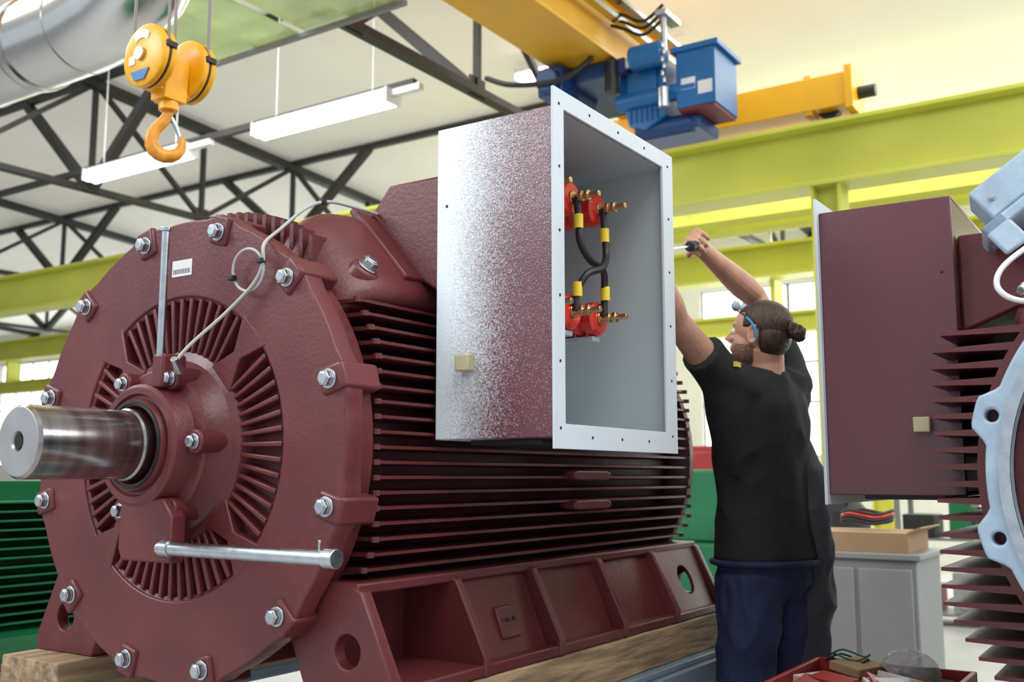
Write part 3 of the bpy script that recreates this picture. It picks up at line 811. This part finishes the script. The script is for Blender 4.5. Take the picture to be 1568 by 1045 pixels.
for i, dz in enumerate((0.0, 0.05, 0.1)):
    btube(bm, smooth_pts([(6.1, 2.80, 4.30+dz), (6.1, 2.95, 4.22+dz), (6.1, 3.10, 4.30+dz), (6.1, 3.2, 4.35+dz)]), 0.012, seg=8)
btube(bm, smooth_pts([(6.0, 3.3, 4.10), (5.9, 3.5, 3.95), (5.9, 3.9, 4.0), (6.0, 4.2, 4.15)]), 0.02, seg=8)
bcyl(bm, (6.1, 3.2, 3.86), (6.1, 3.2, 4.08), 0.05)
finish(bm, 'hoist_cables', BLACK, Hh)

# ------------------------------------------------------------------ clutter
R = root('storage_cabinet'); bm = bmesh.new()
bbox(bm, 4.95, 5.45, 1.08, 1.62, 0.05, 0.82); bbox(bm, 4.93, 5.47, 1.06, 1.64, 0.82, 0.85)
bbox(bm, 4.935, 4.95, 1.10, 1.34, 0.1, 0.78); bbox(bm, 4.935, 4.95, 1.36, 1.60, 0.1, 0.78)
for y in (1.1, 1.58): bbox(bm, 4.97, 5.01, y, y+0.03, 0, 0.05)
finish(bm, 'cabinet_body', GREYCAB, R, bevel=0.006)
R = root('cardboard_box'); bm = bmesh.new()
bbox(bm, 4.98, 5.4, 1.12, 1.6, 0.851, 0.94)
bprism(bm, [(4.98, 1.12, 0.94), (4.98, 1.06, 0.965), (4.98, 1.065, 0.97), (4.98, 1.125, 0.945)], (0.42, 0, 0))
bprism(bm, [(4.98, 1.6, 0.94), (4.98, 1.66, 0.93), (4.98, 1.66, 0.935), (4.98, 1.6, 0.946)], (0.42, 0, 0))
finish(bm, 'carton', CARD, R)
R = root('storage_shelf'); bm = bmesh.new()
for z in (0.1, 0.7, 1.25, 1.8):
    bbox(bm, 9.0, 9.5, -0.6, 2.1, z-0.02, z)
for y in (-0.6, 0.75, 2.1):
    for x in (9.0, 9.5): bbox(bm, x-0.02, x+0.02, y-0.02, y+0.02, 0, 1.9)
finish(bm, 'rack', GREYST, R)
cols = [REDB, BLACK, CARD, GREYCAB, BLUE, WHITE, YLABEL, GREEN]
for i in range(26):
    y = -0.5+(i % 9)*0.29; z = (0.1, 0.7, 1.25)[i//9]
    bm = bmesh.new(); w_ = random.uniform(0.12, 0.25)
    bbox(bm, 9.02, 9.42, y, y+w_, z, z+random.uniform(0.12, 0.4))
    bbox(bm, 9.0, 9.02, y+w_*.3, y+w_*.7, z+0.04, z+0.08)
    finish(bm, 'stored_bin_%d' % i, random.choice(cols), R, bevel=0.008)
R = root('black_tool_bag'); bm = bmesh.new()
btube(bm, [(6.2, 1.78, 0.0), (6.2, 1.78, 0.6), (6.2, 1.78, 1.0), (6.2, 1.78, 1.08)], [0.18, 0.2, 0.17, 0.1], seg=20)
btube(bm, smooth_pts([(6.1, 1.70, 1.05), (6.08, 1.70, 1.16), (6.08, 1.85, 1.16), (6.1, 1.86, 1.05)]), 0.012, seg=8)
finish(bm, 'bag_body', BLACK, R, bevel=0.01)
R = root('lathe_machine'); bm = bmesh.new()
bbox(bm, 6.6, 7.4, 2.6, 4.3, 0.0, 0.75); bbox(bm, 6.7, 7.2, 2.6, 3.1, 0.75, 1.25); bbox(bm, 6.75, 7.2, 3.9, 4.2, 0.75, 1.1)
bcyl(bm, (6.95, 3.1, 1.0), (6.95, 3.9, 1.0), 0.06)
finish(bm, 'lathe_body', GREEN, R, bevel=0.02)
R = root('red_cabinet'); bm = bmesh.new()
bbox(bm, 7.9, 8.4, 3.05, 4.4, 0, 1.45)
bbox(bm, 7.88, 7.9, 3.1, 3.7, 0.1, 1.4); bbox(bm, 7.88, 7.9, 3.75, 4.35, 0.1, 1.4)
finish(bm, 'cabinet_doors', REDB, R, bevel=0.01)
R = root('parts_crate'); bm = bmesh.new()
x0, x1, y0, y1 = 2.72, 3.25, 0.56, 1.02
for a in ((x0, x0+0.015, y0, y1), (x1-0.015, x1, y0, y1), (x0, x1, y0, y0+0.015), (x0, x1, y1-0.015, y1)): bbox(bm, *a, 0.485, 0.648)
bbox(bm, x0, x1, y0, y1, 0.485, 0.51)
finish(bm, 'crate_walls', REDB, R, bevel=0.003)
def packs(nm, mat, n, sx_, sy_, sz_):
    bm = bmesh.new()
    for i in range(n):
        M = Matrix.Translation((random.uniform(x0+.08, x1-.08), random.uniform(y0+.08, y1-.08), 0.63+random.uniform(-.03, .02))) @ Matrix.Rotation(random.uniform(0, 3), 4, 'Z') @ Matrix.Rotation(random.uniform(-.4, .4), 4, 'X')
        bbox(bm, -sx_, sx_, -sy_, sy_, -sz_, sz_, M)
    finish(bm, nm, mat, R, bevel=0.002)
packs('packets', WHITE, 7, 0.06, 0.04, 0.012)
packs('cardboard_pieces', CARD, 5, 0.07, 0.05, 0.012)
packs('red_packets', REDB, 9, 0.07, 0.03, 0.012)
packs('grey_parts', GREYST, 5, 0.05, 0.02, 0.02)
bm = bmesh.new(); bell(bm, (3.14, 0.72, 0.66), (0.08, 0.07, 0.035), u=24, v=16)
for v in bm.verts: v.co += Vector((noise.noise(v.co*18), noise.noise(v.co*18+Vector((5, 5, 5))), noise.noise(v.co*18+Vector((9, 1, 1)))))*0.03
finish(bm, 'plastic_bag', PLASTIC, R, angle=20)
for k in range(2):
    wire('loose_cable_%d' % k, [(3.16+0.05*math.cos(t)+k*.02, 0.90+0.06*math.sin(t), 0.662+k*0.010+0.008*math.sin(3*t)) for t in [2*pi*i/12 for i in range(13)]], 0.003, (BLACK, GREEN)[k], R, n=3)
R2 = root('roller_trolley'); bm = bmesh.new()
bbox(bm, 2.65, 3.3, 0.52, 1.06, 0.455, 0.485)
for x in (2.69, 3.26):
    for y in (0.56, 1.02): bbox(bm, x-0.02, x+0.02, y-0.02, y+0.02, 0.08, 0.455); bcyl(bm, (x, y-0.015, 0.04), (x, y+0.015, 0.04), 0.04)
bbox(bm, 2.67, 3.28, 0.54, 1.04, 0.16, 0.18)
finish(bm, 'trolley_frame', TABLE, R2, bevel=0.004)
R = root('cable_coil')
for k in range(4):
    wire('coil_loop_%d' % k, [(5.2+0.1*math.cos(t)+k*.01, 1.36+0.12*math.sin(t), 0.985+k*0.014+0.01*math.sin(3*t)) for t in [2*pi*i/12 for i in range(13)]], 0.008, (BLACK, BLACK, RED, BLACK)[k], R, n=3)

# ------------------------------------------------------------------ worker
Wk = root('worker')
rt = Vector((0.95, -0.32, 0)).normalized(); fw = Vector((0.32, 0.95, 0)).normalized(); Z = Vector((0, 0, 1))
sR, eR, wR = Vector((3.47, 1.145, 1.53)), Vector((3.38, 1.23, 1.82)), Vector((3.08, 1.30, 1.945))
sL, eL, wL = Vector((3.115, 1.245, 1.50)), Vector((2.875, 1.298, 1.675)), Vector((2.68, 1.30, 1.86))
bm = bmesh.new()
btube(bm, [(3.28, 1.16, 1.46), (3.275, 1.155, 1.54), (3.272, 1.155, 1.62)], [0.065, 0.056, 0.056], seg=16)
def arm(s, e, w):
    d1 = (e-s); d2 = (w-e)
    P = [s, s+d1*0.3, s+d1*0.7, e, e+d2*0.22, e+d2*0.5, e+d2*0.8, w]
    btube(bm, P, [0.056, 0.053, 0.047, 0.042, 0.046, 0.040, 0.031, 0.0270], seg=16)
arm(sR, eR, wR); arm(sL, eL, wL)
def hand(w, dirv, pn, grip, thumb_side):
    d = dirv.normalized(); n = (pn-d*pn.dot(d)).normalized(); sd = d.cross(n).normalized()*thumb_side
    btube(bm, [w-d*0.015, w+d*0.02, w+d*0.055, w+d*0.088], [(0.027, 0.022), (0.034, 0.019), (0.041, 0.017), (0.038, 0.013)], seg=14, ref=tuple(n))
    Ls = [0.042, 0.047, 0.043, 0.034]
    for i in range(4):
        off = sd*(0.030-0.020*i)
        k = w+d*(0.086-0.004*abs(i-1))+off
        L0 = Ls[i]; pts = [k-d*0.02, k]
        a = 0
        for j, (frac, bend) in enumerate(((1.0, grip[0]), (0.68, grip[1]), (0.52, grip[2]))):
            a += math.radians(bend)
            pts.append(pts[-1]+(d*math.cos(a)+n*math.sin(a))*L0*frac)
        btube(bm, pts, [0.0085, 0.0098, 0.0088, 0.0080, 0.0062], seg=10)
    t0 = w+d*0.025+sd*0.024+n*0.004
    pts = [t0, t0+d*0.028+sd*0.020+n*0.014, t0+d*0.055+sd*0.024+n*0.030, t0+d*0.078+sd*0.016+n*0.042]
    btube(bm, pts, [0.014, 0.0125, 0.0105, 0.008], seg=10)
hand(wR, Vector((-0.93, -0.05, 0.20)), Vector((0.1, -0.75, -0.65)), (62, 75, 50), -1)
hand(wL, Vector((-0.55, 0.1, 0.8)), Vector((-1, 0, -0.4)), (25, 30, 20), 1)
hd = Vector((0.02, 0.985, 0.15)).normalized(); hl = Z.cross(hd).normalized(); hu = hd.cross(hl).normalized()
HM = Matrix.Identity(4); hc = Vector((3.252, 1.174, 1.663))
for r_ in range(3): HM[r_][0] = hd[r_]; HM[r_][1] = hl[r_]; HM[r_][2] = hu[r_]; HM[r_][3] = hc[r_]
bell(bm, (-0.008, 0, 0.028), (0.094, 0.073, 0.085), HM)
bell(bm, (0.028, 0, -0.035), (0.060, 0.058, 0.070), HM)
bell(bm, (0.062, 0, -0.083), (0.022, 0.026, 0.018), HM)
bell(bm, (0.070, 0, 0.028), (0.018, 0.048, 0.012), HM)
bell(bm, (0.073, 0.030, -0.018), (0.014, 0.020, 0.014), HM)
bell(bm, (0.073, -0.030, -0.018), (0.014, 0.020, 0.014), HM)
btube(bm, [HM @ Vector(p) for p in ((0.080, 0, 0.022), (0.092, 0, 0.0), (0.108, 0, -0.018), (0.088, 0, -0.028))], [0.008, 0.009, 0.012, 0.009], seg=10)
bell(bm, (0.085, 0, -0.046), (0.009, 0.022, 0.006), HM); bell(bm, (0.083, 0, -0.057), (0.009, 0.019, 0.006), HM)
for sg in (-1, 1):
    btube(bm, [HM @ Vector((-0.012+0.017*math.cos(t), sg*(0.076+0.006*(math.cos(t) < 0)), -0.002+0.029*math.sin(t))) for t in [2*pi*i/10-0.9*pi for i in range(9)]], 0.0055, seg=8)
    bell(bm, (-0.008, sg*0.073, -0.004), (0.012, 0.006, 0.020), HM)
btube(bm, [HM @ Vector((-0.03, 0, -0.03)), Vector((3.272, 1.155, 1.58))], [0.057, 0.055], seg=16)
remeshed(bm, 'skin_body', SKIN, Wk, voxel=0.0038, smooth=3)
bm = bmesh.new()
for sg in (-1, 1): bell(bm, (0.072, sg*0.031, 0.006), (0.012, 0.012, 0.011), HM, 12, 8)
finish(bm, 'eyes', WHITE, Wk)
HI = HM.inverted()
bm = bmesh.new()
bell(bm, (-0.018, 0, 0.036), (0.096, 0.079, 0.085), HM, 48, 36)
bell(bm, (-0.040, 0, 0.0), (0.070, 0.074, 0.075), HM, 48, 36)
geom = [f for f in bm.faces if (lambda q: q.x > 0.03 and q.z < 0.075-(q.x-0.03)*0.3 or (q.x > -0.035 and q.z < 0.02) or q.z < -0.06)(HI @ f.calc_center_median())]
bmesh.ops.delete(bm, geom=geom, context='FACES')
hr_ = finish(bm, 'hair', HAIR, Wk)
so = hr_.modifiers.new('s', 'SOLIDIFY'); so.thickness = 0.006
bm = bmesh.new()
bell(bm, (-0.128, 0, 0.022), (0.030, 0.028, 0.028), HM); bell(bm, (-0.118, 0.01, 0.034), (0.022, 0.024, 0.02), HM); bell(bm, (-0.100, 0, 0.020), (0.016, 0.016, 0.016), HM)
bell(bm, (-0.138, -0.006, 0.008), (0.018, 0.016, 0.022), HM)
remeshed(bm, 'hair_bun', HAIR, Wk, voxel=0.004, smooth=1, nz=0.006, nscale=60)
bm = bmesh.new()
bell(bm, (0.028, 0, -0.036), (0.0606, 0.0588, 0.0706), HM, 48, 36)
geom = [f for f in bm.faces if (lambda q: q.z > -0.036-max(0, q.x-0.055)*0.8+max(0, 0.01-q.x)*1.2 or q.x < -0.012 or (q.z < -0.095))(HI @ f.calc_center_median())]
bmesh.ops.delete(bm, geom=geom, context='FACES')
finish(bm, 'beard', BEARD, Wk)
bm = bmesh.new()
btube(bm, smooth_pts([HM @ Vector(p) for p in ((0.06, 0.075, 0.075), (0.02, 0.086, 0.055), (-0.012, 0.084, 0.025), (-0.025, 0.083, 0.0))]), 0.003, seg=8)
finish(bm, 'glasses_temple', BLACK, Wk)
bm = bmesh.new()
btube(bm, smooth_pts([HM @ Vector(p) for p in ((0.012, 0.089, 0.05), (-0.012, 0.091, 0.03), (-0.028, 0.088, 0.0), (-0.022, 0.08, -0.03))]), 0.0035, seg=8)
finish(bm, 'earplug_cord', CYAN, Wk)
bm = bmesh.new()
bell(bm, (0.075, 0.035, 0.090), (0.010, 0.033, 0.018), HM); bell(bm, (0.075, -0.035, 0.090), (0.010, 0.033, 0.018), HM)
btube(bm, [HM @ Vector((0.068, 0.07, 0.085)), HM @ Vector((0.085, 0, 0.095)), HM @ Vector((0.068, -0.07, 0.085))], 0.004, seg=8)
finish(bm, 'safety_glasses', PALEBLUE, Wk)
bm = bmesh.new()
tp = [(3.335, 1.20, 0.93), (3.335, 1.20, 1.02), (3.33, 1.20, 1.12), (3.32, 1.20, 1.24), (3.305, 1.195, 1.35), (3.295, 1.19, 1.44), (3.288, 1.185, 1.50), (3.280, 1.17, 1.545), (3.277, 1.165, 1.565)]
tr = [(0.196, 0.152), (0.190, 0.142), (0.182, 0.134), (0.186, 0.135), (0.196, 0.136), (0.196, 0.126), (0.165, 0.105), (0.085, 0.075), (0.066, 0.062)]
btube(bm, tp, [(b, a) for a, b in tr], seg=36, ref=tuple(rt))
for s, e, k in ((sR, eR, 0.58), (sL, eL, 0.50)):
    mid = Vector((3.29, 1.19, 1.44))
    btube(bm, [mid, s.lerp(mid, 0.35), s.lerp(mid, 0.1), s.lerp(e, k*0.35), s.lerp(e, k*0.7), s.lerp(e, k)], [0.085, 0.092, 0.086, 0.076, 0.072, 0.071], seg=22)
    dn = mid + (s-mid)*0.55 - Z*0.19
    btube(bm, [dn-Z*0.08, dn, s.lerp(mid, 0.12)-Z*0.05, s.lerp(e, k*0.5)], [0.06, 0.085, 0.08, 0.055], seg=18)
remeshed(bm, 'black_tshirt', SHIRT, Wk, voxel=0.007, smooth=12, nz=0.009, nscale=6, ridge=True)
bm = bmesh.new()
btube(bm, [(3.335, 1.20, 1.00), (3.335, 1.20, 0.95), (3.335, 1.20, 0.86), (3.335, 1.20, 0.80)], [(0.12, 0.165), (0.135, 0.178), (0.142, 0.185), (0.10, 0.13)], seg=24, ref=tuple(rt))
for sg in (-1, 1):
    b = Vector((3.335, 1.20, 0))
    P = [b+rt*sg*0.09+Z*0.88, b+rt*sg*0.105+Z*0.70, b+rt*sg*0.12+Z*0.50+fw*0.01, b+rt*sg*0.125+Z*0.30, b+rt*sg*0.13+Z*0.10]
    btube(bm, P, [0.108, 0.102, 0.084, 0.075, 0.078], seg=20)
remeshed(bm, 'work_trousers', NAVY, Wk, voxel=0.008, smooth=6, nz=0.010, nscale=9, ridge=True)
bm = bmesh.new()
for sg in (-1, 1):
    b = Vector((3.335, 1.20, 0))+rt*sg*0.13
    btube(bm, [b-fw*0.08+Z*0.045, b+Z*0.05, b+fw*0.10+Z*0.045, b+fw*0.18+Z*0.035], [(0.045, 0.045), (0.05, 0.05), (0.045, 0.045), (0.03, 0.032)], seg=16)
    btube(bm, [b-fw*0.03+Z*0.04, b-fw*0.02+Z*0.16], [0.05, 0.055], seg=16)
remeshed(bm, 'work_boots', BLACK, Wk, voxel=0.007, smooth=3)
# grey side panel of the work overall following hip and right thigh
bm = bmesh.new()
b = Vector((3.335, 1.20, 0))
btube(bm, [b+rt*0.125-fw*0.045+Z*1.34, b+rt*0.125-fw*0.050+Z*1.22, b+rt*0.125-fw*0.045+Z*1.06, b+rt*0.135-fw*0.04+Z*0.92, b+rt*0.145-fw*0.03+Z*0.78, b+rt*0.14-fw*0.02+Z*0.62, b+rt*0.135-fw*0.015+Z*0.52],
      [(0.04, 0.03), (0.085, 0.068), (0.102, 0.083), (0.114, 0.093), (0.110, 0.094), (0.102, 0.09), (0.095, 0.085)], seg=24, ref=tuple(rt))
remeshed(bm, 'overall_side_panel', GREYCL, Wk, voxel=0.006, smooth=5, nz=0.012, nscale=9, ridge=True)
bm = bmesh.new()
btube(bm, [b+rt*0.20*math.cos(t)+fw*0.158*math.sin(t)+Z*(0.925) for t in [2*pi*i/32 for i in range(33)]], 0.010, seg=8)
finish(bm, 'waistband', NAVY, Wk)
bm = bmesh.new()
pc = sL.lerp(eL, 0.12)+Vector((-0.01, -0.070, 0.03))
bbox(bm, pc.x-0.025, pc.x+0.02, pc.y-0.004, pc.y+0.004, pc.z-0.008, pc.z+0.008)
finish(bm, 'sleeve_logo', YLABEL, Wk)
S = root('screwdriver', parent=Wk)
n0 = wR+Vector((-0.93, -0.05, 0.20)).normalized()*0.075+Vector((0.0, -0.022, -0.026))
bm = bmesh.new(); bcyl(bm, n0+Vector((0.045, 0.003, 0.012)), n0+Vector((-0.085, -0.006, -0.02)), 0.014, 0.017, seg=16); finish(bm, 'handle', BLACK, S, bevel=0.004)
bm = bmesh.new(); bcyl(bm, n0+Vector((-0.085, -0.006, -0.02)), (2.512, 1.27, n0.z-0.12), 0.004, seg=10); finish(bm, 'blade', ZINC, S)

# ------------------------------------------------------------------ lights
w = bpy.data.worlds.new('world'); sc.world = w; w.use_nodes = True
w.node_tree.nodes['Background'].inputs['Color'].default_value = (0.84, 0.92, 1.0, 1)
w.node_tree.nodes['Background'].inputs['Strength'].default_value = 0.82
def area(name, loc, tgt, sx, sy, e, col=(1, 1, 1)):  # fill lights added under the roof, which has no skylight openings
    l = bpy.data.lights.new(name, 'AREA'); l.shape = 'RECTANGLE'; l.size = sx; l.size_y = sy; l.energy = e; l.color = col
    o = bpy.data.objects.new(name, l); COL.objects.link(o); o.location = loc
    o.rotation_euler = (Vector(tgt)-Vector(loc)).to_track_quat('-Z', 'Y').to_euler()
area('added_fill_near', (1.0, -1.0, 5.5), (1.6, 0.6, 0), 4, 2.5, 200, (0.98, 0.99, 1.0))
area('added_fill_side', (4.5, -4.5, 5.2), (3, 0, 0.5), 4, 3, 240, (0.93, 0.97, 1))
area('added_fill_left', (-2.5, 5.5, 5.3), (1.9, 1.6, 1.5), 3.5, 2.5, 330, (0.90, 0.96, 1))
area('added_fill_mid', (3.5, 7.0, 5.3), (3.5, 7, 0), 4, 4, 280, (1, 0.99, 0.98))
area('added_fill_far', (10, 3, 4.85), (10, 3, 0), 6, 8, 420, (1, 0.99, 0.98))
